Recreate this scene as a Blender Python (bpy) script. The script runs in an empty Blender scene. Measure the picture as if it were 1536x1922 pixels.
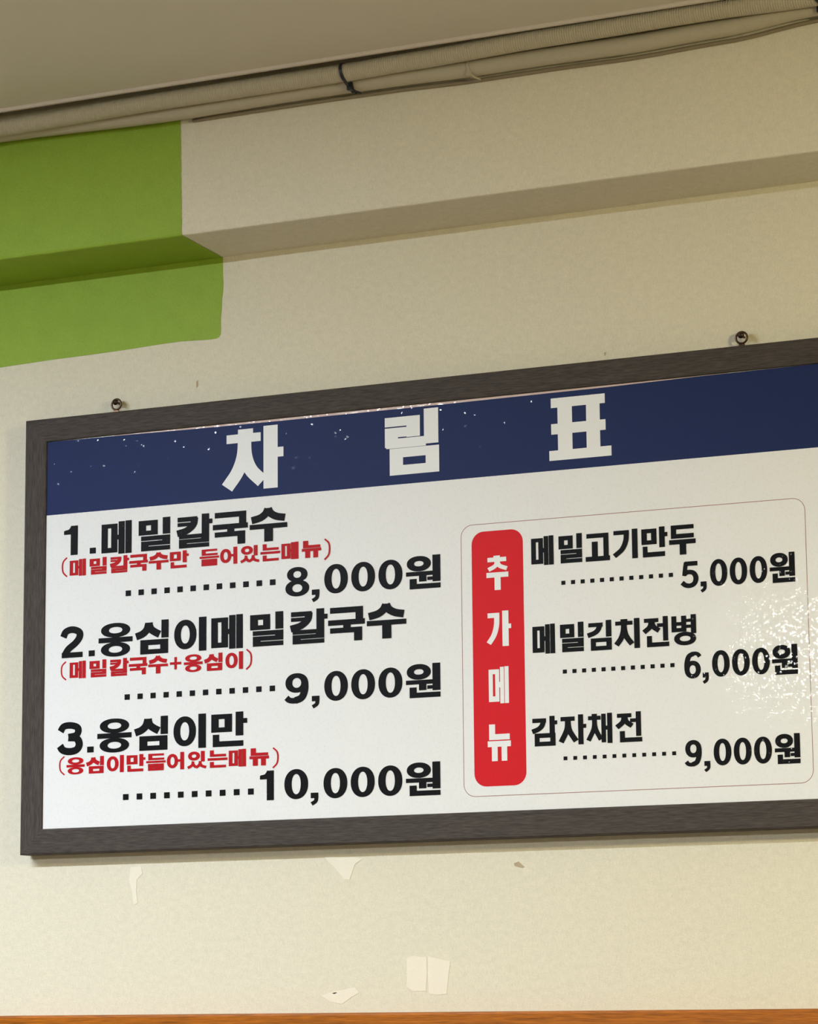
import bpy, bmesh, math, random
from mathutils import Vector, Matrix
random.seed(7)
C = bpy.context.scene.collection

# ------------------------------------------------------------------ camera
cam_d = bpy.data.cameras.new('camera'); cam = bpy.data.objects.new('camera', cam_d); C.objects.link(cam)
YAW, PITCH, ROLL, FPX = 0.4223259, 0.17051753, 0.00911478, 5433.1
Rz = Matrix.Rotation(YAW, 3, 'Z'); Rx = Matrix.Rotation(PITCH, 3, 'X'); Ry = Matrix.Rotation(ROLL, 3, 'Y')
M3 = Rz @ Rx @ Ry                                # columns: right, forward, up
cr, cf, cu = M3.col[0], M3.col[1], M3.col[2]
cam.matrix_world = Matrix(((cr[0], cu[0], -cf[0], 2.10063), (cr[1], cu[1], -cf[1], -3.40514),
                           (cr[2], cu[2], -cf[2], 1.5), (0, 0, 0, 1)))
cam_d.sensor_fit = 'HORIZONTAL'; cam_d.sensor_width = 36.0; cam_d.lens = 36.0 * FPX / 1536.0
cam_d.clip_start = 0.05; cam_d.clip_end = 50
bpy.context.scene.camera = cam

# ------------------------------------------------------------------ world, exposure
w = bpy.data.worlds.new('world'); bpy.context.scene.world = w; w.use_nodes = True
w.node_tree.nodes['Background'].inputs[0].default_value = (0.5, 0.5, 0.5, 1)
w.node_tree.nodes['Background'].inputs[1].default_value = 0.05
vs = bpy.context.scene.view_settings
vs.view_transform = 'Standard'; vs.look = 'None'; vs.gamma = 1.0; vs.use_curve_mapping = False
vs.exposure = 0.10
bpy.context.scene.cycles.use_denoising = True
bpy.context.scene.cycles.max_bounces = 10
bpy.context.scene.cycles.diffuse_bounces = 8

# lamps: x, y, z, length, width, strength, colour (each is a fixture built further down)
STRIP = [(-0.55, -1.72, 2.690, 1.25, 0.07, 225.0, (0.90, 1.0, 1.12)),
         (0.20, -3.45, 2.35, 0.40, 0.26, 340.0, (0.98, 1.0, 0.96))]
GLOBE = [(2.75, -1.55, 2.42, 0.11, 260.0, (1.0, 0.87, 0.46))]
FRONT = -0.028      # front plane of the menu board frame; the wall face is y = 0
PANEL = -0.024
CEIL = 2.7150

# ------------------------------------------------------------------ helpers
def lin(r, g, b):
    f = lambda c: (c/255/12.92) if c/255 <= 0.04045 else ((c/255 + 0.055)/1.055)**2.4
    return (f(r), f(g), f(b), 1)

def mat(name, col, rough=0.6, metal=0.0, spec=0.5):
    m = bpy.data.materials.new(name); m.use_nodes = True
    b = m.node_tree.nodes['Principled BSDF']
    b.inputs['Base Color'].default_value = col
    b.inputs['Roughness'].default_value = rough
    b.inputs['Metallic'].default_value = metal
    b.inputs['Specular IOR Level'].default_value = spec
    return m, m.node_tree, b

def node(nt, t, **kw):
    n = nt.nodes.new(t)
    for k, v in kw.items():
        if hasattr(n, k): setattr(n, k, v)
        else: n.inputs[k].default_value = v
    return n

def mottled(name, col, amp=0.06, scale=60, stretch=(1, 1, 1), rough=0.8, bump=0.15, fine=900, tint=None, metal=0.0, bdist=0.0006, spec=0.3):
    """a colour broken up by two sizes of noise, with a fine bump, all in object space (metres)"""
    m, nt, b = mat(name, col, rough, metal, spec)
    tc = node(nt, 'ShaderNodeTexCoord'); mp = node(nt, 'ShaderNodeMapping'); mp.inputs['Scale'].default_value = stretch
    nt.links.new(tc.outputs['Object'], mp.inputs['Vector'])
    n1 = node(nt, 'ShaderNodeTexNoise', Scale=scale, Detail=6.0, Roughness=0.65)
    n2 = node(nt, 'ShaderNodeTexNoise', Scale=fine, Detail=2.0)
    nt.links.new(mp.outputs[0], n1.inputs['Vector']); nt.links.new(mp.outputs[0], n2.inputs['Vector'])
    add = node(nt, 'ShaderNodeMath', operation='ADD'); nt.links.new(n1.outputs['Fac'], add.inputs[0]); nt.links.new(n2.outputs['Fac'], add.inputs[1])
    mr = node(nt, 'ShaderNodeMapRange'); mr.inputs['From Min'].default_value = 0.6; mr.inputs['From Max'].default_value = 1.4
    nt.links.new(add.outputs[0], mr.inputs['Value'])
    mx = node(nt, 'ShaderNodeMix', data_type='RGBA')
    t = tint or col
    mx.inputs['A'].default_value = (col[0]*(1-amp), col[1]*(1-amp), col[2]*(1-amp), 1)
    mx.inputs['B'].default_value = (t[0]*(1+amp), t[1]*(1+amp), t[2]*(1+amp), 1)
    nt.links.new(mr.outputs[0], mx.inputs['Factor']); nt.links.new(mx.outputs['Result'], b.inputs['Base Color'])
    bp = node(nt, 'ShaderNodeBump', Strength=bump, Distance=bdist)
    nt.links.new(add.outputs[0], bp.inputs['Height']); nt.links.new(bp.outputs[0], b.inputs['Normal'])
    return m, nt, b, mx

def film(name, col, few=0.45):
    """ink under a matt laminate that has sparse glossy pimples tilted every way"""
    m, nt, b = mat(name, col, 0.5, 0.0, 0.10)
    tc = node(nt, 'ShaderNodeTexCoord')
    v = node(nt, 'ShaderNodeTexVoronoi', Scale=290.0); v.feature = 'F1'
    nt.links.new(tc.outputs['Object'], v.inputs['Vector'])
    # only some cells carry a pimple
    sep = node(nt, 'ShaderNodeSeparateColor'); nt.links.new(v.outputs['Color'], sep.inputs[0])
    gt = node(nt, 'ShaderNodeMath', operation='GREATER_THAN'); nt.links.new(sep.outputs[0], gt.inputs[0]); gt.inputs[1].default_value = few
    ds = node(nt, 'ShaderNodeMapRange'); ds.inputs['From Min'].default_value = 0.55; ds.inputs['From Max'].default_value = 0.15
    nt.links.new(v.outputs['Distance'], ds.inputs['Value'])
    mu = node(nt, 'ShaderNodeMath', operation='MULTIPLY'); nt.links.new(gt.outputs[0], mu.inputs[0]); nt.links.new(ds.outputs[0], mu.inputs[1])
    nn = node(nt, 'ShaderNodeTexNoise', Scale=420.0, Detail=2.0); nt.links.new(tc.outputs['Object'], nn.inputs['Vector'])
    bp = node(nt, 'ShaderNodeBump', Strength=0.5, Distance=0.00018)
    nt.links.new(nn.outputs['Fac'], bp.inputs['Height'])
    nt.links.new(mu.outputs[0], b.inputs['Coat Weight'])
    b.inputs['Coat Roughness'].default_value = 0.07
    nt.links.new(bp.outputs[0], b.inputs['Coat Normal'])
    return m

def add_box(bm, x0, y0, z0, x1, y1, z1, bev=0.0):
    r = bmesh.ops.create_cube(bm, size=1.0)
    for v in r['verts']:
        v.co = Vector(((x0+x1)/2 + v.co.x*(x1-x0), (y0+y1)/2 + v.co.y*(y1-y0), (z0+z1)/2 + v.co.z*(z1-z0)))
    if bev:
        es = list({e for v in r['verts'] for e in v.link_edges})
        bmesh.ops.bevel(bm, geom=es, offset=bev, segments=2, affect='EDGES', profile=0.5)

def obj(name, bm, m, parent=None, smooth=False, origin=None):
    me = bpy.data.meshes.new(name)
    if origin is not None:
        bmesh.ops.translate(bm, verts=bm.verts, vec=-Vector(origin))
    bm.to_mesh(me); bm.free(); me.materials.append(m)
    if smooth:
        for p in me.polygons: p.use_smooth = True
    o = bpy.data.objects.new(name, me); C.objects.link(o)
    if origin is not None: o.location = origin
    if parent is not None: 
        o.parent = parent
        o.location = Vector(o.location) - Vector(parent.location)
    return o

def pydata(name, vs_, fs, m, parent=None, smooth=False):
    me = bpy.data.meshes.new(name); me.from_pydata([tuple(v) for v in vs_], [], fs); me.materials.append(m)
    if smooth:
        for p in me.polygons: p.use_smooth = True
    o = bpy.data.objects.new(name, me); C.objects.link(o)
    if parent is not None:
        o.parent = parent; o.location = -Vector(parent.location)
    return o

def struct(o): o['kind'] = 'structure'; return o
def tag(o, label, cat, group=None):
    o['label'] = label; o['category'] = cat
    if group: o['group'] = group
    return o
def thing(name, loc, label, cat, group=None):
    o = bpy.data.objects.new(name, None); C.objects.link(o); o.location = loc; o.empty_display_size = 0.02
    return tag(o, label, cat, group)

def crom(pts, n=8):
    """Catmull-Rom through tuples of any length"""
    if len(pts) < 3:
        return [tuple(a + (b-a)*i/n for a, b in zip(pts[0], pts[1])) for i in range(n+1)]
    P = [tuple(2*a-b for a, b in zip(pts[0], pts[1]))] + list(pts) + [tuple(2*a-b for a, b in zip(pts[-1], pts[-2]))]
    out = []
    for i in range(1, len(P)-2):
        for k in range(n):
            t = k/n
            out.append(tuple(0.5*((2*b) + (-a+c)*t + (2*a-5*b+4*c-d)*t*t + (-a+3*b-3*c+d)*t**3)
                             for a, b, c, d in zip(P[i-1], P[i], P[i+1], P[i+2])))
    out.append(tuple(pts[-1]))
    return out

def tube(pts, rad, seg=16, rings=None):
    """vertices and faces of a tube; rad is a number or function of ring index"""
    vs_, fs = [], []
    P = [Vector(p) for p in pts]
    for i, p in enumerate(P):
        t = (P[min(i+1, len(P)-1)] - P[max(i-1, 0)]).normalized()
        u = t.cross(Vector((0, 0, 1))); u = (Vector((0, 1, 0)) if u.length < 1e-6 else u.normalized()); v = u.cross(t)
        r = rad(i) if callable(rad) else rad
        for k in range(seg):
            a = 2*math.pi*k/seg
            vs_.append(p + (u*math.cos(a) + v*math.sin(a))*r)
    for i in range(len(P)-1):
        for k in range(seg):
            a, b = i*seg+k, i*seg+(k+1) % seg
            fs.append((a, b, b+seg, a+seg))
    fs.append(tuple(range(seg))[::-1]); fs.append(tuple(range((len(P)-1)*seg, len(P)*seg)))
    return vs_, fs

# ------------------------------------------------------------------ materials
M_wall, nt, b, mx = mottled('cream_wallpaper', lin(216, 212, 194), 0.06, 90, (1, 1, 1.6), 0.85, 0.35, 420, tint=lin(224, 218, 200))
tc = node(nt, 'ShaderNodeTexCoord')            # vertical threads of the linen weave
wv = node(nt, 'ShaderNodeTexNoise', Scale=150.0, Detail=3.0); mp = node(nt, 'ShaderNodeMapping'); mp.inputs['Scale'].default_value = (5, 5, 0.8)
nt.links.new(tc.outputs['Object'], mp.inputs[0]); nt.links.new(mp.outputs[0], wv.inputs['Vector'])
mm = node(nt, 'ShaderNodeMix', data_type='RGBA', blend_type='MULTIPLY'); mm.inputs['Factor'].default_value = 0.22
ramp = node(nt, 'ShaderNodeMapRange'); ramp.inputs['From Min'].default_value = 0.3; ramp.inputs['From Max'].default_value = 0.7; ramp.inputs['To Min'].default_value = 0.7
nt.links.new(wv.outputs['Fac'], ramp.inputs[0]); nt.links.new(mx.outputs['Result'], mm.inputs['A']); nt.links.new(ramp.outputs[0], mm.inputs['B'])
nt.links.new(mm.outputs['Result'], b.inputs['Base Color'])
M_ceil = mottled('painted_ceiling', lin(208, 203, 188), 0.02, 40, (1, 1, 1), 0.9, 0.2, 400)[0]
M_green = mottled('green_paint', lin(134, 166, 44), 0.05, 30, (1, 1, 1), 0.55, 0.4, 420, tint=lin(144, 174, 54))[0]
M_patch = mottled('touch_up_paint', lin(229, 223, 208), 0.03, 60, (1, 1, 1), 0.6, 0.3, 300)[0]
M_chip = mottled('bare_plaster', lin(178, 162, 136), 0.08, 200, (1, 1, 1), 0.9, 0.3, 300)[0]
M_wood = mottled('varnished_wood', lin(134, 74, 8), 0.5, 22, (0.35, 6, 9), 0.45, 0.15, 120, tint=lin(164, 94, 18), spec=0.2)[0]
M_frame = mottled('dark_woodgrain_foil', lin(62, 57, 55), 0.22, 30, (1, 9, 12), 0.6, 0.3, 60, tint=lin(74, 68, 64), spec=0.12, bdist=0.0003)[0]
M_framev = mottled('dark_woodgrain_foil_upright', lin(62, 57, 55), 0.22, 30, (12, 9, 1), 0.6, 0.3, 60, tint=lin(74, 68, 64), spec=0.12, bdist=0.0003)[0]
M_white = film('white_print', lin(226, 228, 232))
M_navy = film('navy_print', lin(30, 43, 88), 0.988)
M_black = film('black_print', lin(4, 4, 6), 0.86)
M_red = film('red_print', lin(205, 28, 38))
M_redink = film('red_ink', lin(176, 16, 26))
M_far = mottled('far_wall_paint', lin(168, 158, 138), 0.05, 8)[0]
M_line = film('brown_line_print', lin(150, 108, 100))
M_wtext = film('white_lettering', lin(228, 231, 236), 0.996)
M_pink = film('print_edge', lin(206, 184, 180))
M_ring = mat('bronzed_steel', lin(84, 62, 48), 0.3, 0.9)[0]
M_screw = mat('dark_screw_steel', lin(60, 46, 38), 0.35, 0.8)[0]
M_cond = mottled('painted_conduit', lin(180, 173, 154), 0.05, 120, (1, 1, 1), 0.6, 0.2, 500)[0]
M_tie = mat('black_nylon', lin(20, 22, 34), 0.4)[0]
M_bead = mottled('pvc_bead', lin(205, 196, 186), 0.03, 60, (1, 1, 1), 0.45, 0.1, 300)[0]
M_floor = mottled('floor_vinyl', lin(112, 100, 86), 0.15, 8, (1, 6, 1), 0.5, 0.1, 60)[0]
M_lampb = mat('lamp_housing', lin(230, 230, 230), 0.4)[0]
def glow(name, col, s):
    m = bpy.data.materials.new(name); m.use_nodes = True; nt = m.node_tree; nt.nodes.clear()
    e = nt.nodes.new('ShaderNodeEmission'); e.inputs[0].default_value = (*col, 1); e.inputs[1].default_value = s
    o = nt.nodes.new('ShaderNodeOutputMaterial'); nt.links.new(e.outputs[0], o.inputs[0]); return m

# ------------------------------------------------------------------ room shell
XL, XR, YB = -2.6, 4.6, -6.0
def shell(name, *box, m=M_wall):
    bm = bmesh.new(); add_box(bm, *box); return struct(obj(name, bm, m))
wall = shell('wall_back', XL, 0, 0, XR, 0.12, 2.86)
shell('wall_left', XL-0.12, YB, 0, XL, 0.12, 2.86, m=M_far)
shell('wall_right', XR, YB, 0, XR+0.12, 0.12, 2.86, m=M_far)
shell('wall_front', XL, YB-0.12, 0, XR, YB, 2.86, m=M_far)
shell('floor', XL, YB, -0.1, XR, 0.0, 0.0, m=M_floor)
# ceiling: lower board that stops short of the soffit, leaving a dark slot above the conduits
bm = bmesh.new(); add_box(bm, XL, YB, CEIL, XR, -0.172, CEIL+0.04); add_box(bm, XL, -0.172, CEIL+0.03, XR, 0.0, CEIL+0.07)
struct(obj('ceiling', bm, M_ceil))
# slim pale edge bead along the ceiling board
bm = bmesh.new(); add_box(bm, XL, -0.1745, CEIL-0.0045, XR, -0.1685, CEIL+0.004, 0.0012); struct(obj('trim_1', bm, M_bead))

# boxed-out soffit under the ceiling: section swept along x, underside falls slightly to the wall, softened arris
def sweep_section(name, sec, x0, x1, m, parent=None, n=1):
    vs_, fs = [], []; k = len(sec)
    for i in range(n+1):
        x = x0 + (x1-x0)*i/n
        vs_ += [(x, y, z) for y, z in sec]
    for i in range(n):
        for j in range(k):
            a, b_ = i*k+j, i*k+(j+1) % k
            fs.append((a, a+k, b_+k, b_))
    fs.append(tuple(range(k))); fs.append(tuple(range(n*k, (n+1)*k))[::-1])
    return pydata(name, vs_, fs, m, parent)
SF, SZF, SZB = -0.112, 2.5225, 2.5185
sec = [(0.0, CEIL+0.03), (SF, CEIL+0.03), (SF, SZF+0.003), (SF+0.0009, SZF+0.0009), (SF+0.003, SZF), (0.0, SZB)]
sof = struct(sweep_section('trim_2', sec, XL, XR, M_wall))

# green paint: a skin with an uneven hand-painted edge over soffit face, soffit underside and wall
def skin(name, edge_pts, x0, m, parent, out):
    """edge_pts run down the right-hand edge (x, y, z); the skin reaches left to x0; out = outward offset"""
    vs_ = []; fs = []
    for x, y, z in edge_pts:
        vs_.append((x+out[0], y+out[1], z+out[2])); vs_.append((x0, y+out[1], z+out[2]))
    for i in range(len(edge_pts)-1):
        a = 2*i; fs.append((a, a+1, a+3, a+2))
    return pydata(name, vs_, fs, m, parent)
rnd = random.Random(3)
ed = []
zt = 2.6975
for i in range(40):
    z = zt + (SZF+0.003-zt)*i/39
    ed.append((0.2893 + 0.0028*(i/39) + rnd.uniform(-.0004, .0004), SF, z))
ed2 = [(0.2925, SF+0.0009, SZF+0.0009), (0.2928, SF+0.003, SZF)] + [(0.2928 + 0.0018*t + rnd.uniform(-.0004, .0004), SF+0.003+(-SF-0.003)*t, SZF+(SZB-SZF)*t) for t in [j/12 for j in range(1, 13)]]
o = 0.0005
skin('paint_patch', [(x, y-o, z) for x, y, z in ed] + [(x, y-o, z-o) for x, y, z in ed2[:2]] + [(x, y, z-o) for x, y, z in ed2[2:]], XL+0.001, M_green, sof, (0, 0, 0))
# on the wall below: outline polygon
ol = [(-2.599, 2.390), (-0.9, 2.393), (-0.35, 2.397), (-0.0608, 2.3995), (0.0265, 2.4022), (0.08, 2.4028), (0.1462, 2.4044), (0.19, 2.4062), (0.2299, 2.4071), (0.250, 2.4062), (0.2754, 2.4050),
      (0.2850, 2.4054), (0.2894, 2.4075), (0.2914, 2.4110), (0.2918, 2.4199), (0.2916, 2.434), (0.2930, 2.447), (0.2934, 2.4608), (0.2950, 2.471), (0.2955, 2.483), (0.2946, 2.495), (0.2944, 2.5057), (0.2946, 2.5185), (-2.599, 2.5185)]
n = len(ol)
vs_ = [(x, -0.0006, z) for x, z in ol] + [(x, 0.0, z) for x, z in ol]
fs = [tuple(range(n))] + [(i, i+n, (i+1) % n + n, (i+1) % n) for i in range(n)]
pydata('paint_patch', vs_, fs, M_green, wall)
# touched-up and scuffed spots on the wall under the board
def blotch(pts, m, t=0.0006):
    n = len(pts); pts = [(x+rnd.uniform(-.0006, .0006), z+rnd.uniform(-.0006, .0006)) for x, z in pts]
    pydata('paint_patch' if m is M_patch else 'plaster_chip', [(x, -t, z) for x, z in pts] + [(x, 0.0, z) for x, z in pts], [tuple(range(n))] + [(i, i+n, (i+1) % n + n, (i+1) % n) for i in range(n)], m, wall)
blotch([(0.445, 1.697), (0.485, 1.696), (0.500, 1.693), (0.489, 1.687), (0.485, 1.677), (0.481, 1.667), (0.474, 1.669), (0.466, 1.676), (0.460, 1.684), (0.452, 1.691)], M_patch)
blotch([(0.157, 1.692), (0.172, 1.694), (0.175, 1.684), (0.166, 1.676), (0.165, 1.660), (0.168, 1.644), (0.162, 1.643), (0.159, 1.662), (0.155, 1.676)], M_patch)
blotch([(0.562, 1.566), (0.571, 1.568), (0.584, 1.566), (0.589, 1.568), (0.590, 1.545), (0.588, 1.524), (0.570, 1.524), (0.561, 1.530)], M_patch)
blotch([(0.592, 1.567), (0.612, 1.563), (0.622, 1.561), (0.619, 1.540), (0.617, 1.520), (0.604, 1.519), (0.592, 1.522), (0.591, 1.545)], M_patch)
blotch([(0.440, 1.520), (0.455, 1.524), (0.470, 1.527), (0.487, 1.529), (0.494, 1.523), (0.482, 1.517), (0.470, 1.509), (0.455, 1.512)], M_patch)
blotch([(0.456, 1.523), (0.461, 1.5245), (0.463, 1.5230), (0.459, 1.522)], M_chip)
blotch([(0.711, 1.682), (0.718, 1.684), (0.726, 1.677), (0.723, 1.676), (0.712, 1.6785)], M_chip)
blotch([(0.2535, 2.349), (0.257, 2.350), (0.2565, 2.342), (0.2545, 2.340)], M_chip, 0.0004)
blotch([(0.8465, 2.328), (0.849, 2.3285), (0.8485, 2.324), (0.847, 2.3235)], M_chip, 0.0004)

# varnished rail capping the panelling below
bm = bmesh.new(); add_box(bm, XL, -0.030, 1.41, XR, 0.0, 1.4978, 0.003); struct(obj('trim_3', bm, M_wood))

# ------------------------------------------------------------------ conduits along the soffit
def path(keys, y, step):
    ks = [(-2.55,) + tuple(keys[0][1:])] + [(-0.6,) + tuple(keys[0][1:])] + keys + [(2.2,) + tuple(keys[-1][1:]), (4.55,) + tuple(keys[-1][1:])]
    def zat(x, c):
        for a, b in zip(ks, ks[1:]):
            if a[0] <= x <= b[0]:
                t = (x-a[0])/(b[0]-a[0]); t = t*t*(3-2*t); return a[c] + (b[c]-a[c])*t
        return ks[-1][c]
    xs = []; x = -2.55
    while x < 4.55:
        xs.append(x); x += step
    return [(x, y + zat(x, 2), zat(x, 1) - 0.0015) for x in xs]
C1 = [(0.02, 2.6965, 0), (0.31, 2.7000, 0), (0.545, 2.6998, 0), (0.642, 2.7015, 0), (0.84, 2.7053, 0), (1.05, 2.7068, 0), (1.185, 2.7045, 0)]
pts = path(C1, -0.1525, 0.00105)
v_, f_ = tube(pts, lambda i: 0.0118 if (i % 3) else 0.0111, 18)
tag(pydata('corrugated_conduit', v_, f_, M_cond), 'beige painted ribbed conduit tucked against the ceiling edge, upper of the two pipes', 'pipe')
C2 = [(0.011, 2.6965, 0), (0.2957, 2.6898, 0), (0.4711, 2.6920, 0), (0.5371, 2.6918, 0), (0.60, 2.6912, 0), (0.7187, 2.6889, 0), (0.8293, 2.6893, 0), (0.9317, 2.6880, 0), (1.0588, 2.6912, 0), (1.1779, 2.7000, 0)]
v_, f_ = tube(path(C2, -0.1295, 0.02), 0.0114, 20)
tag(pydata('smooth_pipe', v_, f_, M_cond, smooth=True), 'beige painted smooth pipe between the ribbed conduit and the thin dark line', 'pipe')

M_taupe = mottled('taupe_line', lin(138, 127, 106), 0.04, 120, (1, 1, 1), 0.7, 0.2, 500)[0]
C3 = [(x, z-0.0131+dz, 0) for (x, z, q), dz in zip(C2, (0.004, 0.003, 0.0012, 0.0012, 0.0010, 0.0004, 0, 0, 0, 0.0006))]  # thin taupe tube added to draw the dark line under the smooth pipe
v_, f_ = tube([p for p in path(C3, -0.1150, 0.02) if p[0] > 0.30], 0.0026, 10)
tag(pydata('dark_line_tube', v_, f_, M_taupe, smooth=True), 'thin taupe tube added for the dark line close under the smooth pipe, lowest of the three runs', 'cable')

def key(keys, x, c=1):
    for a, b in zip(keys, keys[1:]):
        if a[0] <= x <= b[0]: return a[c] + (b[c]-a[c])*(x-a[0])/(b[0]-a[0]) - 0.0015
    return keys[-1][c] - 0.0015
def strap_loop(centres, r, x, slant, wid, thick):
    """flat band round the convex outline of circles (y, z)"""
    pts = []
    for (cy, cz) in centres:
        for k in range(28):
            a = 2*math.pi*k/28; pts.append((cy+r*math.cos(a), cz+r*math.sin(a)))
    pts.sort()
    def half(ps):
        h = []
        for p in ps:
            while len(h) > 1 and (h[-1][0]-h[-2][0])*(p[1]-h[-2][1]) - (h[-1][1]-h[-2][1])*(p[0]-h[-2][0]) <= 0: h.pop()
            h.append(p)
        return h[:-1]
    hull = half(pts) + half(pts[::-1])
    cy = sum(p[0] for p in hull)/len(hull); cz = sum(p[1] for p in hull)/len(hull); n = len(hull); vs_ = []
    for y, z in hull:
        d = math.hypot(y-cy, z-cz); uy, uz = (y-cy)/d, (z-cz)/d; xx = x - slant*(z-cz)
        for s, q in ((-1, 0), (1, 0), (1, 1), (-1, 1)): vs_.append((xx+s*wid/2, y+uy*thick*q, z+uz*thick*q))
    fs = []
    for i in range(n):
        a, b_ = 4*i, 4*((i+1) % n)
        for j in range(4): fs.append((a+j, a+(j+1) % 4, b_+(j+1) % 4, b_+j))
    return vs_, fs
def cable_tie(x, label, m, both=True, slant=0.12, wid=0.0042, tail=True):
    c1 = (-0.1525, key(C1, x)); c2 = (-0.1295, key(C2, x))
    cs = [c1, c2] if both else [c2]
    rr = 0.0121 if both else 0.0117
    cy = sum(c[0] for c in cs)/len(cs)
    bot = min(c[1] for c in cs) - rr
    t = thing('cable_tie', (x, cy, bot), label, 'cable tie')
    v_, f_ = strap_loop(cs, rr, x, slant, wid, 0.0011); pydata('strap', v_, f_, m, t)
    hx, hy = x + (0.002 if both else 0.0), c2[0] - (0.0105 if both else 0.006)
    hz = c2[1] - (0.0065 if both else rr-0.004)
    bm = bmesh.new(); add_box(bm, hx-0.0038, hy-0.004, hz-0.0055, hx+0.0038, hy+0.003, hz+0.0045, 0.0007); obj('lock_head', bm, m, t)
    if tail:
        v_, f_ = tube(crom([(hx+0.002, hy-0.002, hz-0.002), (hx+0.006, hy+0.001, hz-0.0065), (hx+0.013, hy+0.006, hz-0.0095)], 5), 0.0012, 8); pydata('tail', v_, f_, m, t)
cable_tie(0.5535, 'black nylon cable tie around both pipes, well left of the painted tie', M_tie)
cable_tie(1.184, 'black nylon cable tie around both pipes, far right, cut by the picture corner', M_tie, slant=0.9, wid=0.007)
cable_tie(0.7215, 'beige painted cable tie around the lower smooth pipe only', M_cond, both=False, slant=0.1, wid=0.003, tail=True)

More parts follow.
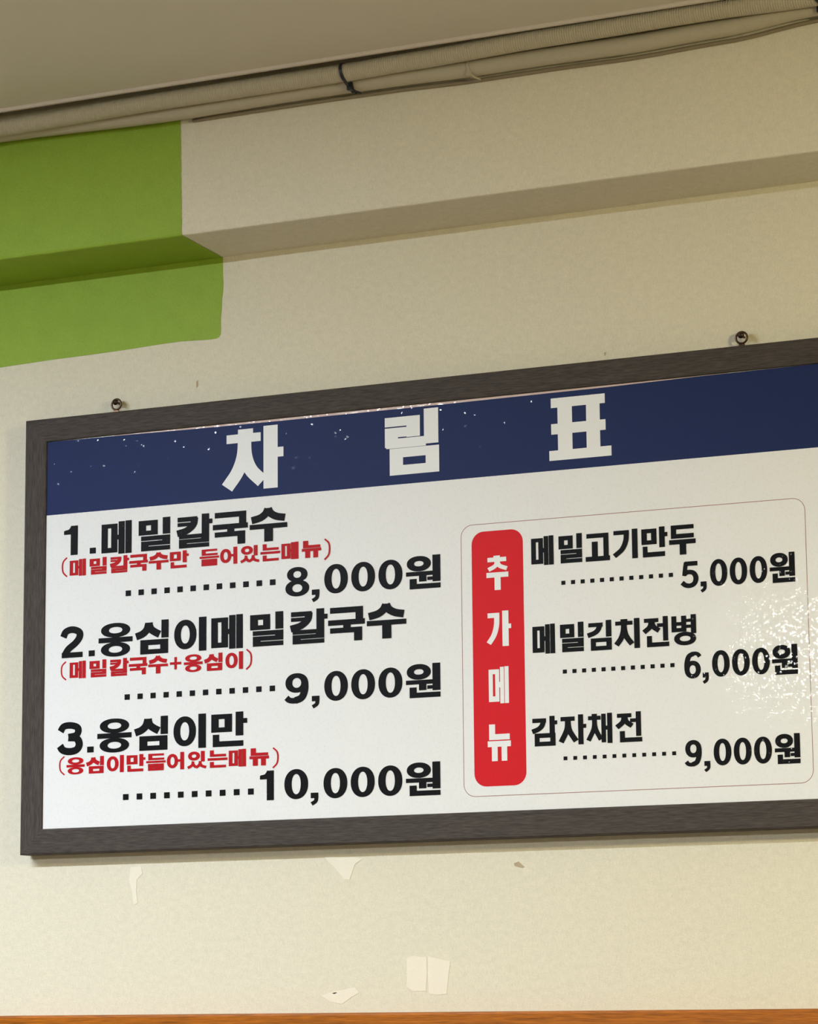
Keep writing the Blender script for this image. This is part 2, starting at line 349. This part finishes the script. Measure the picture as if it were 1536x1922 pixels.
# ------------------------------------------------------------------ lettering: each syllable is drawn in a cell 0..1 wide and 0..1 high
# R rectangle, O ring (centre, radii, hole radii), S stroke (points, width)
def R(*a): return ('R',)+a
def O(*a): return ('O',)+a
def S(w0, *pts): return ('S', w0, pts)
def RL(x0, y0, x1, y1, s=0.035):           # the letter with three bars and two open slots
    h = (y1-y0-2*s)/3; a = y0+h; b_ = a+s; c = b_+h; d = c+s; w = x1-x0
    return [R(x0, y0, x1, a), R(x0, y0, x0+w*0.24, c), R(x0, b_, x1, c), R(x1-w*0.25, b_, x1, y1), R(x0, d, x1, y1)]
def SQ(x0, y0, x1, y1, hx0, hy0, hx1, hy1):  # square ring
    return [R(x0, y0, hx0, y1), R(hx1, y0, x1, y1), R(x0, y0, x1, hy0), R(x0, hy1, x1, y1)]
G = {
 '메': SQ(.05, .05, .47, .93, .205, .19, .315, .81) + [R(.42, .44, .55, .58), R(.515, 0, .665, .99), R(.70, 0, .855, 1)],
 '밀': SQ(.06, .50, .56, .94, .245, .625, .395, .80) + [R(.71, .50, .895, 1)] + RL(.13, .01, .895, .455),
 '칼': [R(.11, .81, .62, .94), S(.17, (.56, .92), (.52, .70), (.35, .53), (.09, .45)), R(.11, .67, .50, .77), R(.755, .30, .935, 1), R(.93, .70, 1.02, .83)] + RL(.15, 0, .935, .40, .03),
 '국': [R(.10, .83, .91, .985), R(.74, .55, .91, .985), R(.05, .475, .955, .62), R(.43, .36, .60, .50), R(.10, .245, .885, .385), R(.70, 0, .885, .385)],
 '수': [S(.18, (.49, .97), (.42, .83), (.28, .72), (.06, .66)), S(.18, (.49, .97), (.57, .83), (.72, .73), (.93, .68)), R(.40, .86, .59, 1), R(.02, .39, .98, .525), R(.40, 0, .61, .45)],
 '만': SQ(.06, .43, .58, .95, .235, .56, .405, .82) + [R(.69, .31, .87, 1), R(.87, .67, .97, .80), R(.10, 0, .25, .35), R(.10, 0, .87, .15)],
 '들': [R(.13, .87, .88, .98), R(.13, .64, .31, .98), R(.13, .62, .90, .73), R(.03, .45, .97, .56)] + RL(.12, 0, .88, .39, .022),
 '어': [O(.31, .5, .265, .41, .115, .25), R(.50, .45, .74, .58), R(.70, 0, .87, 1)],
 '있': [O(.36, .73, .28, .25, .12, .11), R(.70, .40, .87, 1), S(.12, (.32, .42), (.27, .20), (.06, .05)), S(.12, (.30, .30), (.38, .16), (.47, .07)),
       S(.12, (.67, .42), (.62, .20), (.46, .05)), S(.12, (.66, .30), (.74, .14), (.95, .05))],
 '는': [R(.14, .66, .31, 1), R(.14, .64, .90, .77), R(.03, .42, .97, .55), R(.14, 0, .31, .33), R(.14, 0, .90, .135)],
 '뉴': [R(.10, .58, .33, 1), R(.10, .58, .91, .73), R(.04, .39, .95, .54), R(.20, 0, .42, .42), R(.59, 0, .80, .42)],
 '원': [O(.38, .765, .325, .225, .14, .09), R(.03, .40, .80, .515), R(.39, .22, .58, .42), R(.62, .25, .80, .34), R(.765, .20, .965, 1), R(.13, 0, .31, .30), R(.13, 0, .965, .14)],
 '옹': [O(.50, .79, .385, .21, .19, .105), R(.05, .425, .95, .565), R(.41, .5, .59, .62), O(.5, .205, .385, .21, .19, .11), R(.42, .38, .58, .45)],
 '심': [S(.18, (.39, .92), (.34, .74), (.22, .61), (.05, .54)), S(.18, (.39, .92), (.44, .76), (.54, .66), (.68, .57)), R(.30, .83, .49, .94), R(.735, .47, .91, 1)] + SQ(.175, 0, .90, .42, .37, .13, .705, .27),
 '이': [O(.36, .51, .285, .435, .125, .28), R(.725, 0, .905, 1)],
 '추': [R(.33, .93, .58, 1), R(.08, .83, .84, .95), S(.17, (.47, .88), (.40, .71), (.11, .60)), S(.17, (.47, .88), (.56, .71), (.87, .61)), R(.03, .37, .92, .51), R(.36, 0, .60, .44)],
 '가': [R(.05, .82, .515, .95), S(.20, (.415, .93), (.40, .60), (.29, .32), (.08, .09)), R(.64, 0, .88, 1), R(.87, .50, .985, .62)],
 '고': [R(.08, .80, .86, .94), R(.69, .10, .86, .94), R(.27, .1, .465, .66), R(.04, 0, .90, .15)],
 '기': [R(.06, .84, .60, .97), S(.17, (.515, .95), (.49, .62), (.35, .33), (.07, .11)), R(.72, 0, .90, 1)],
 '두': [R(.11, .87, .90, 1), R(.11, .56, .28, 1), R(.11, .56, .90, .70), R(.04, .36, .96, .505), R(.41, 0, .62, .42)],
 '김': [R(.09, .80, .59, .925), S(.17, (.50, .90), (.44, .71), (.30, .59), (.05, .51)), R(.72, .45, .90, 1)] + SQ(.17, 0, .905, .40, .335, .13, .73, .28),
 '치': [R(.25, .90, .48, .99), R(.06, .80, .66, .92), S(.18, (.36, .88), (.34, .60), (.25, .35), (.08, .13)), S(.18, (.36, .88), (.38, .60), (.46, .38), (.64, .14)), R(.73, 0, .91, 1)],
 '전': [R(.09, .83, .58, .95), S(.17, (.34, .92), (.29, .68), (.07, .50)), S(.17, (.34, .92), (.41, .68), (.61, .53)), R(.55, .66, .77, .77), R(.755, .19, .915, 1), R(.18, 0, .34, .36), R(.18, 0, .945, .135)],
 '병': [R(.06, .45, .215, .97), R(.405, .45, .56, .97), R(.06, .45, .56, .565), R(.06, .66, .56, .765), R(.55, .77, .76, .86), R(.55, .57, .76, .66), R(.74, .38, .905, 1), O(.52, .21, .375, .215, .20, .10)],
 '감': [R(.05, .80, .53, .93), S(.17, (.45, .91), (.40, .71), (.27, .58), (.03, .49)), R(.67, .43, .84, 1), R(.83, .72, .93, .84)] + SQ(.125, 0, .86, .42, .285, .135, .69, .28),
 '자': [R(.07, .81, .56, .94), S(.18, (.32, .9), (.29, .52), (.07, .09)), S(.18, (.32, .9), (.37, .50), (.61, .11)), R(.70, 0, .865, 1), R(.86, .55, .97, .67)],
 '채': [R(.19, .92, .36, .99), R(.06, .80, .49, .92), S(.15, (.275, .88), (.25, .5), (.05, .10)), S(.15, (.275, .88), (.31, .5), (.50, .12)), R(.53, .03, .67, .98), R(.66, .45, .76, .57), R(.74, 0, .895, 1)],
 '차': [R(.26, .90, .49, .98), R(.08, .77, .61, .905), S(.20, (.36, .86), (.34, .56), (.25, .30), (.085, .06)), S(.20, (.36, .86), (.375, .56), (.46, .32), (.64, .12)), R(.66, 0, .875, 1), R(.87, .49, .965, .64)],
 '림': [R(.04, .77, .64, .91), R(.415, .59, .64, .80), R(.04, .60, .64, .745), R(.04, .45, .26, .70), R(.06, .43, .74, .575), R(.715, .46, .955, 1)] + SQ(.12, .01, .965, .42, .345, .155, .74, .28),
 '표': [R(.065, .85, .88, 1), R(.165, .08, .38, .95), R(.60, .08, .80, .95), R(.065, .42, .885, .585), R(.03, 0, .965, .155)],
 '0': [O(.5, .5, .43, .5, .175, .35)],
 '8': [O(.5, .75, .37, .25, .15, .125), O(.5, .275, .43, .275, .19, .145)],
 '9': [O(.48, .675, .41, .325, .17, .175), S(.25, (.775, .70), (.77, .42), (.66, .17), (.42, .072)), S(.20, (.52, .085), (.36, .07), (.20, .10), (.10, .19))],
 '6': [O(.52, .325, .41, .325, .17, .175), S(.25, (.225, .30), (.23, .58), (.34, .83), (.58, .928)), S(.20, (.48, .915), (.64, .93), (.80, .90), (.90, .80))],
 '5': [R(.24, .84, .89, 1), S(.21, (.30, .98), (.25, .75), (.20, .46)), S(.25, (.16, .52), (.40, .60), (.68, .55), (.80, .36), (.72, .16), (.50, .075), (.26, .10), (.07, .21))],
 '3': [S(.24, (.10, .74), (.22, .90), (.48, .93), (.73, .86), (.78, .72), (.68, .59), (.40, .545)), S(.26, (.40, .525), (.71, .49), (.82, .30), (.72, .12), (.46, .065), (.20, .12), (.08, .27))],
 '2': [S(.25, (.15, .69), (.25, .87), (.50, .93), (.76, .84), (.78, .66), (.62, .47), (.36, .29), (.22, .10)), R(.10, 0, .90, .165)],
 '1': [R(.48, 0, .88, 1), R(.08, .72, .60, .84), S(.22, (.15, .79), (.42, .83), (.60, .96))],
 '.': [R(.20, 0, .95, .165)],
 ',': [R(.08, 0, .72, .17), S(.30, (.56, .08), (.50, -.10), (.14, -.20))],
 '(': [S(.18, (.86, 1.02), (.40, .80), (.30, .5), (.42, .20), (.90, -.03))],
 ')': [S(.18, (.14, 1.02), (.60, .80), (.70, .5), (.58, .20), (.10, -.03))],
 '+': [R(.10, .44, .90, .57), R(.42, .16, .58, .86)],
}
STEP = 5e-6
class Ink:
    def __init__(s, y, e=0.008): s.v, s.f, s.y, s.e = [], [], y, e
    def nxt(s): s.y -= STEP; return s.y
    def quad(s, x0, z0, x1, z1):
        n = len(s.v); y = s.nxt(); s.v += [(x0, y, z0), (x1, y, z0), (x1, y, z1), (x0, y, z1)]; s.f.append((n, n+1, n+2, n+3))
    def glyph(s, ch, X0, X1, Z0, Z1):
        W, H = X1-X0, Z1-Z0; T = lambda p: (X0+p[0]*W, Z0+p[1]*H)
        for g in G[ch]:
            if g[0] == 'R':
                a = T(g[1:3]); b_ = T(g[3:5]); s.quad(a[0]-s.e*W, a[1]-s.e*H*0.8, b_[0]+s.e*W, b_[1]+s.e*H*0.8)
            elif g[0] == 'O':
                y = s.nxt(); n0 = len(s.v); N = 40; e = 0.94
                for k in range(N):
                    a = 2*math.pi*k/N; c, d = math.cos(a), math.sin(a)
                    c2, d2 = math.copysign(abs(c)**e, c), math.copysign(abs(d)**e, d)
                    for rx, ry in ((g[3]+s.e, g[4]+s.e), (g[5]-s.e, g[6]-s.e)):
                        p = T((g[1]+rx*c2, g[2]+ry*d2)); s.v.append((p[0], y, p[1]))
                for k in range(N):
                    i, j = n0+2*k, n0+2*((k+1) % N); s.f.append((i, j, j+1, i+1))
            else:
                y = s.nxt(); pts = [T(p) for p in crom(g[2], 7)]; n0 = len(s.v); hw = (g[1]+2*s.e)*W/2
                if ch in '(),': hw = g[1]*1.25*min(W, H*0.4)/2
                for i, p in enumerate(pts):
                    q, r = pts[max(i-1, 0)], pts[min(i+1, len(pts)-1)]
                    dx, dz = r[0]-q[0], r[1]-q[1]; L = math.hypot(dx, dz) or 1; nx, nz = -dz/L*hw, dx/L*hw*0.86
                    s.v += [(p[0]+nx, y, p[1]+nz), (p[0]-nx, y, p[1]-nz)]
                for i in range(len(pts)-1):
                    a = n0+2*i; s.f.append((a, a+1, a+3, a+2))
    def text(s, t, X0, X1, Z0, Z1):
        w_ = (X1-X0)/len(t)
        for i, ch in enumerate(t): s.glyph(ch, X0+i*w_, X0+(i+1)*w_, Z0, Z1)
    def make(s, name, m, parent): return pydata(name, s.v, s.f, m, parent)

# (line, text, left, right, bottom, top) in metres on the board
RUNS = [
    ('title', '차', 0.3062, 0.4021, 2.1867, 2.2715),
    ('title', '림', 0.5447, 0.6277, 2.1876, 2.2730),
    ('title', '표', 0.7760, 0.8656, 2.1887, 2.2693),
    ('item1', '1', 0.0599, 0.0869, 2.1186, 2.1587),
    ('item1', '.', 0.1004, 0.1130, 2.1185, 2.1633),
    ('item1', '메밀칼국수', 0.1189, 0.4052, 2.1152, 2.1596),
    ('note1', '(', 0.0562, 0.0688, 2.0897, 2.1149),
    ('note1', '메밀칼국수만', 0.0702, 0.2572, 2.0890, 2.1120),
    ('note1', '들어있는메뉴', 0.2726, 0.4556, 2.0886, 2.1112),
    ('note1', ')', 0.4580, 0.4704, 2.0851, 2.1113),
    ('price1', '8', 0.3991, 0.4391, 2.0387, 2.0771),
    ('price1', ',', 0.4391, 0.4562, 2.0389, 2.0778),
    ('price1', '000', 0.4562, 0.5737, 2.0389, 2.0771),
    ('price1', '원', 0.5752, 0.6264, 2.0367, 2.0794),
    ('item2', '2', 0.0567, 0.0970, 1.9773, 2.0183),
    ('item2', '.', 0.1003, 0.1128, 1.9775, 2.0223),
    ('item2', '옹심이메밀칼국수', 0.1157, 0.5769, 1.9752, 2.0200),
    ('note2', '(', 0.0564, 0.0690, 1.9476, 1.9716),
    ('note2', '메밀칼국수', 0.0719, 0.2258, 1.9482, 1.9717),
    ('note2', '+', 0.2267, 0.2477, 1.9484, 1.9716),
    ('note2', '옹심이', 0.2485, 0.3414, 1.9473, 1.9704),
    ('note2', ')', 0.3422, 0.3549, 1.9467, 1.9722),
    ('price2', '9', 0.3989, 0.4386, 1.8980, 1.9365),
    ('price2', ',', 0.4386, 0.4556, 1.8989, 1.9370),
    ('price2', '000', 0.4556, 0.5723, 1.8979, 1.9363),
    ('price2', '원', 0.5738, 0.6247, 1.8957, 1.9389),
    ('item3', '3', 0.0559, 0.0968, 1.8466, 1.8876),
    ('item3', '.', 0.0993, 0.1126, 1.8470, 1.8917),
    ('item3', '옹심이만', 0.1151, 0.3462, 1.8456, 1.8904),
    ('note3', '(', 0.0556, 0.0681, 1.8187, 1.8425),
    ('note3', '옹심이만들어있는메뉴', 0.0686, 0.3784, 1.8183, 1.8410),
    ('note3', ')', 0.3815, 0.3940, 1.8150, 1.8401),
    ('price3', '1', 0.3620, 0.3870, 1.7725, 1.8107),
    ('price3', '0', 0.3971, 0.4366, 1.7725, 1.8110),
    ('price3', ',', 0.4366, 0.4535, 1.7728, 1.8112),
    ('price3', '000', 0.4539, 0.5711, 1.7716, 1.8100),
    ('price3', '원', 0.5726, 0.6232, 1.7702, 1.8124),
    ('side1', '메밀고기만두', 0.7498, 0.9724, 2.0554, 2.0923),
    ('sprice1', '5', 0.9503, 0.9753, 2.0131, 2.0457),
    ('sprice1', ',', 0.9753, 0.9871, 2.0138, 2.0464),
    ('sprice1', '000', 0.9871, 1.0638, 2.0131, 2.0459),
    ('sprice1', '원', 1.0648, 1.0983, 2.0117, 2.0482),
    ('side2', '메밀김치전병', 0.7497, 0.9721, 1.9423, 1.9794),
    ('sprice2', '6', 0.9501, 0.9750, 1.9002, 1.9331),
    ('sprice2', ',', 0.9750, 0.9867, 1.9006, 1.9336),
    ('sprice2', '000', 0.9867, 1.0637, 1.9005, 1.9326),
    ('sprice2', '원', 1.0643, 1.0980, 1.8987, 1.9348),
    ('side3', '감자채전', 0.7476, 0.8968, 1.8258, 1.8628),
    ('sprice3', '9', 0.9493, 0.9741, 1.7917, 1.8238),
    ('sprice3', ',', 0.9741, 0.9857, 1.7919, 1.8239),
    ('sprice3', '000', 0.9857, 1.0629, 1.7917, 1.8238),
    ('sprice3', '원', 1.0643, 1.0977, 1.7902, 1.8262),
    ('pill', '추', 0.6884, 0.7220, 2.0278, 2.0718),
    ('pill', '가', 0.6885, 0.7226, 1.9553, 2.0003),
    ('pill', '메', 0.6889, 0.7225, 1.8826, 1.9290),
    ('pill', '뉴', 0.6867, 0.7210, 1.8097, 1.8559),
]
# first dot left edge, last dot left edge, dot width, bottom, count
DOTS=[
    (0.1596, 0.3786, 0.0084, 2.0558, 12),
    (0.1592, 0.3781, 0.0081, 1.9150, 12),
    (0.1579, 0.3460, 0.0087, 1.7806, 10),
    (0.7916, 0.9348, 0.0056, 2.0281, 12),
    (0.7914, 0.9341, 0.0055, 1.9154, 12),
    (0.7904, 0.9337, 0.0051, 1.8066, 12),
]

# ------------------------------------------------------------------ menu board
BX0, BX1, BZ0, BZ1 = 0.0, 1.1785, 1.712, 2.312        # outer frame
IX0, IX1, IZ0, IZ1 = 0.0335, 1.1450, 1.7462, 2.2797   # opening
board = thing('menu_board', (BX0, -0.002, BZ0), 'framed white menu board with navy heading band and Korean lettering, hanging on the cream wall', 'menu board')
# mitred rails, moulded section: back, outer side, rounded front arris, slightly dished face, inner lip
def rail(p_out0, p_out1, p_in0, p_in1, m):
    """outer corners and inner corners of one mitred rail (x, z)"""
    sec_ = [(0.0, -0.003), (0.0, FRONT+0.0015), (0.05, FRONT), (0.9, FRONT+0.0007), (0.975, FRONT+0.0012), (1.0, FRONT+0.0026), (1.0, -0.003)]
    v = []
    for a, b_ in ((p_out0, p_in0), (p_out1, p_in1)):
        for t, y in sec_: v.append((a[0]+(b_[0]-a[0])*t, y, a[1]+(b_[1]-a[1])*t))
    n = len(sec_); f = [(i, (i+1) % n, (i+1) % n+n, i+n) for i in range(n)] + [tuple(range(n))[::-1], tuple(range(n, 2*n))]
    return pydata('frame_rail', v, f, m, board)
A, B_, Cc, D_ = (BX0, BZ0), (BX1, BZ0), (BX1, BZ1), (BX0, BZ1)
a, b_, c, d = (IX0, IZ0), (IX1, IZ0), (IX1, IZ1), (IX0, IZ1)
g = 0.0
rail(D_, Cc, d, c, M_frame); rail(B_, A, b_, a, M_frame); rail(A, D_, a, d, M_framev); rail(Cc, B_, c, b_, M_framev)
bm = bmesh.new(); add_box(bm, IX0-0.01, PANEL, IZ0-0.01, IX1+0.01, -0.006, IZ1+0.01); obj('printed_panel', bm, M_white, board)
# navy band: its upper edge stops a hair below the frame in the middle, where a pale print edge shows
def prism(name, pts, y, m, parent, th=0.0001):
    n = len(pts); return pydata(name, [(x, y, z) for x, z in pts] + [(x, y+th, z) for x, z in pts], [tuple(range(n))] + [(i, i+n, (i+1) % n+n, (i+1) % n) for i in range(n)], m, parent)
top = [(IX1, 2.2797), (0.98, 2.2790), (0.86, 2.2772), (0.62, 2.2764), (0.40, 2.2764), (0.26, 2.2772), (0.16, 2.2785), (IX0, 2.2797)]
prism('header_band', [(IX0, 2.1765), (IX1, 2.1752)] + top, PANEL-0.00015, M_navy, board)
prism('print_edge', [(0.14, 2.270), (1.02, 2.270), (1.02, 2.2797), (0.14, 2.2797)], PANEL-0.00002, M_pink, board, 0.00001)
# rounded outline box and the red label
def rrect(x0, z0, x1, z1, r, n=8):
    out = []
    for cx, cz, a0 in ((x1-r, z1-r, 0), (x0+r, z1-r, 90), (x0+r, z0+r, 180), (x1-r, z0+r, 270)):
        for k in range(n+1):
            a = math.radians(a0+90*k/n); out.append((cx+r*math.cos(a), cz+r*math.sin(a)))
    return out
o1 = rrect(0.6540, 1.7655, 1.1127, 2.1147, 0.016); o2 = rrect(0.6548, 1.7663, 1.1119, 2.1139, 0.0152); n = len(o1)
pydata('border_line', [(x, PANEL-0.0001, z) for x, z in o1+o2], [(i, (i+1) % n, (i+1) % n+n, i+n) for i in range(n)], M_line, board)
pill = prism('red_label', rrect(0.6690, 1.7780, 0.7400, 2.1045, 0.0165), PANEL-0.0002, M_red, board)
KIND = {'item': ('item_lettering', M_black), 'note': ('note_lettering', M_redink), 'price': ('price_lettering', M_black),
        'side': ('side_item_lettering', M_black), 'sprice': ('side_price_lettering', M_black)}
inks = {}
for line, t, x0, x1, z0, z1 in RUNS:
    if line in ('title', 'pill'):                    # big characters: one object each
        ink = Ink(PANEL-0.00035, 0.003 if line == 'title' else 0.006); ink.text(t, x0, x1, z0, z1)
        o = ink.make('title_letter' if line == 'title' else 'label_letter', M_wtext, pill if line == 'pill' else board)
        if line == 'pill': o.location = (0, 0, 0)
        continue
    ink = inks.setdefault(line, Ink(PANEL-0.00035, 0.010 if line.startswith('s') else 0.009)); ink.text(t, x0, x1, z0, z1)
for line, ink in inks.items():
    nm, m = KIND[line.rstrip('0123456789')]; ink.make(nm, m, board)
for x0, x1, w_, z0, k in DOTS:
    ink = Ink(PANEL-0.00035)
    for i in range(k):
        x = x0+(x1-x0)*i/(k-1); ink.quad(x, z0, x+w_, z0+w_*0.92)
    ink.make('dotted_leader', M_black, board)

# hanging eyes screwed to the back of the top rail, and the wall screws they hang from
for hx, lab in ((0.1352, 'small dark screw through the left hanging ring of the menu board'), (1.0340, 'small dark screw through the right hanging ring of the menu board')):
    hz, hy = 2.3258, -0.011
    v_, f_ = [], []; N, K = 32, 10
    for i in range(N):
        t = 2*math.pi*i/N
        for k in range(K):
            p = 2*math.pi*k/K; r = 0.0073 + 0.0014*math.cos(p); v_.append((hx+r*math.cos(t), hy+0.0014*math.sin(p), hz+r*math.sin(t)))
    for i in range(N):
        for k in range(K): f_.append((i*K+k, ((i+1) % N)*K+k, ((i+1) % N)*K+(k+1) % K, i*K+(k+1) % K))
    # flat tongue of the hanger fixed behind the rail
    ring = pydata('hanger_ring', v_, f_, M_ring, board, smooth=True)
    bm = bmesh.new(); add_box(bm, hx-0.004, hy-0.001, 2.298, hx+0.004, hy+0.001, 2.3176, 0.0004); pl = obj('hanger_plate', bm, M_ring, board)
    # screw: shank from the wall plus domed, slotted head
    t = thing('wall_screw', (hx, 0.0, hz+0.0028), lab, 'screw', 'screws holding the menu board')
    prof = [(0.0, -0.0165), (0.0018, -0.0162), (0.0034, -0.0152), (0.0042, -0.0140), (0.0042, -0.0132), (0.0018, -0.0125), (0.0016, 0.0)]
    v_, f_ = [], []
    for r, y in prof:
        for k in range(18): v_.append((hx+r*math.cos(k*math.pi/9), y, hz+0.0028+r*math.sin(k*math.pi/9)))
    for i in range(len(prof)-1):
        for k in range(18): f_.append((i*18+k, i*18+(k+1) % 18, (i+1)*18+(k+1) % 18, (i+1)*18+k))
    pydata('head', v_, f_, M_screw, t, smooth=True)

# ------------------------------------------------------------------ lamps (all out of the picture, they light the wall)
LAB = ['long cool white strip lamp on the ceiling in front of the menu board', 'warm white hanging panel lamp in the middle of the room']
for i, (x, y, z, L, W_, s, col) in enumerate(STRIP):
    t = thing('ceiling_lamp', (x, y, z), LAB[i], 'lamp')
    bm = bmesh.new(); add_box(bm, x-L/2-0.01, y-W_/2-0.01, z+0.004, x+L/2+0.01, y+W_/2+0.01, z+0.0255, 0.003); obj('housing', bm, M_lampb, t)
    bm = bmesh.new(); add_box(bm, x-L/2, y-W_/2, z, x+L/2, y+W_/2, z+0.004); obj('diffuser', bm, glow('lamp_light', col, s), t)
    if z < CEIL-0.05:
        for sx in (-0.2, 0.2):
            v_, f_ = tube([(x+sx, y, z+0.025), (x+sx, y, CEIL+0.001)], 0.002, 8); pydata('hanging_wire', v_, f_, M_lampb, t)
for x, y, z, r, s, col in GLOBE:
    t = thing('pendant_lamp', (x, y, z), 'warm globe pendant lamp hanging right of the menu board', 'lamp')
    bm = bmesh.new(); bmesh.ops.create_uvsphere(bm, u_segments=32, v_segments=16, radius=r, matrix=Matrix.Translation((x, y, z))); obj('globe', bm, glow('globe_light', col, s), t, True)
    v_, f_ = tube([(x, y, z+r-0.003), (x, y, CEIL+0.001)], 0.004, 8); pydata('cord', v_, f_, M_tie, t)
    bm = bmesh.new(); bmesh.ops.create_cone(bm, segments=24, radius1=0.04, radius2=0.02, depth=0.04, cap_ends=True, matrix=Matrix.Translation((x, y, z+r+0.012))); obj('cap', bm, M_lampb, t)
    # added unseen shade, cuts the globe's light on the soffit: thin double-walled cone
    prof = [(0.045, 0.125), (0.10, 0.085), (0.150, 0.035), (0.172, 0.005), (0.170, 0.003), (0.148, 0.032), (0.098, 0.082), (0.043, 0.121)]
    v_, f_ = [], []; N = 40
    for rr, dz in prof:
        for k in range(N): v_.append((x+rr*math.cos(2*math.pi*k/N), y+rr*math.sin(2*math.pi*k/N), z+dz))
    for i in range(len(prof)):
        for k in range(N):
            j = (i+1) % len(prof); f_.append((i*N+k, i*N+(k+1) % N, j*N+(k+1) % N, j*N+k))
    pydata('light_blocking_shade', v_, f_, M_lampb, t, smooth=True)
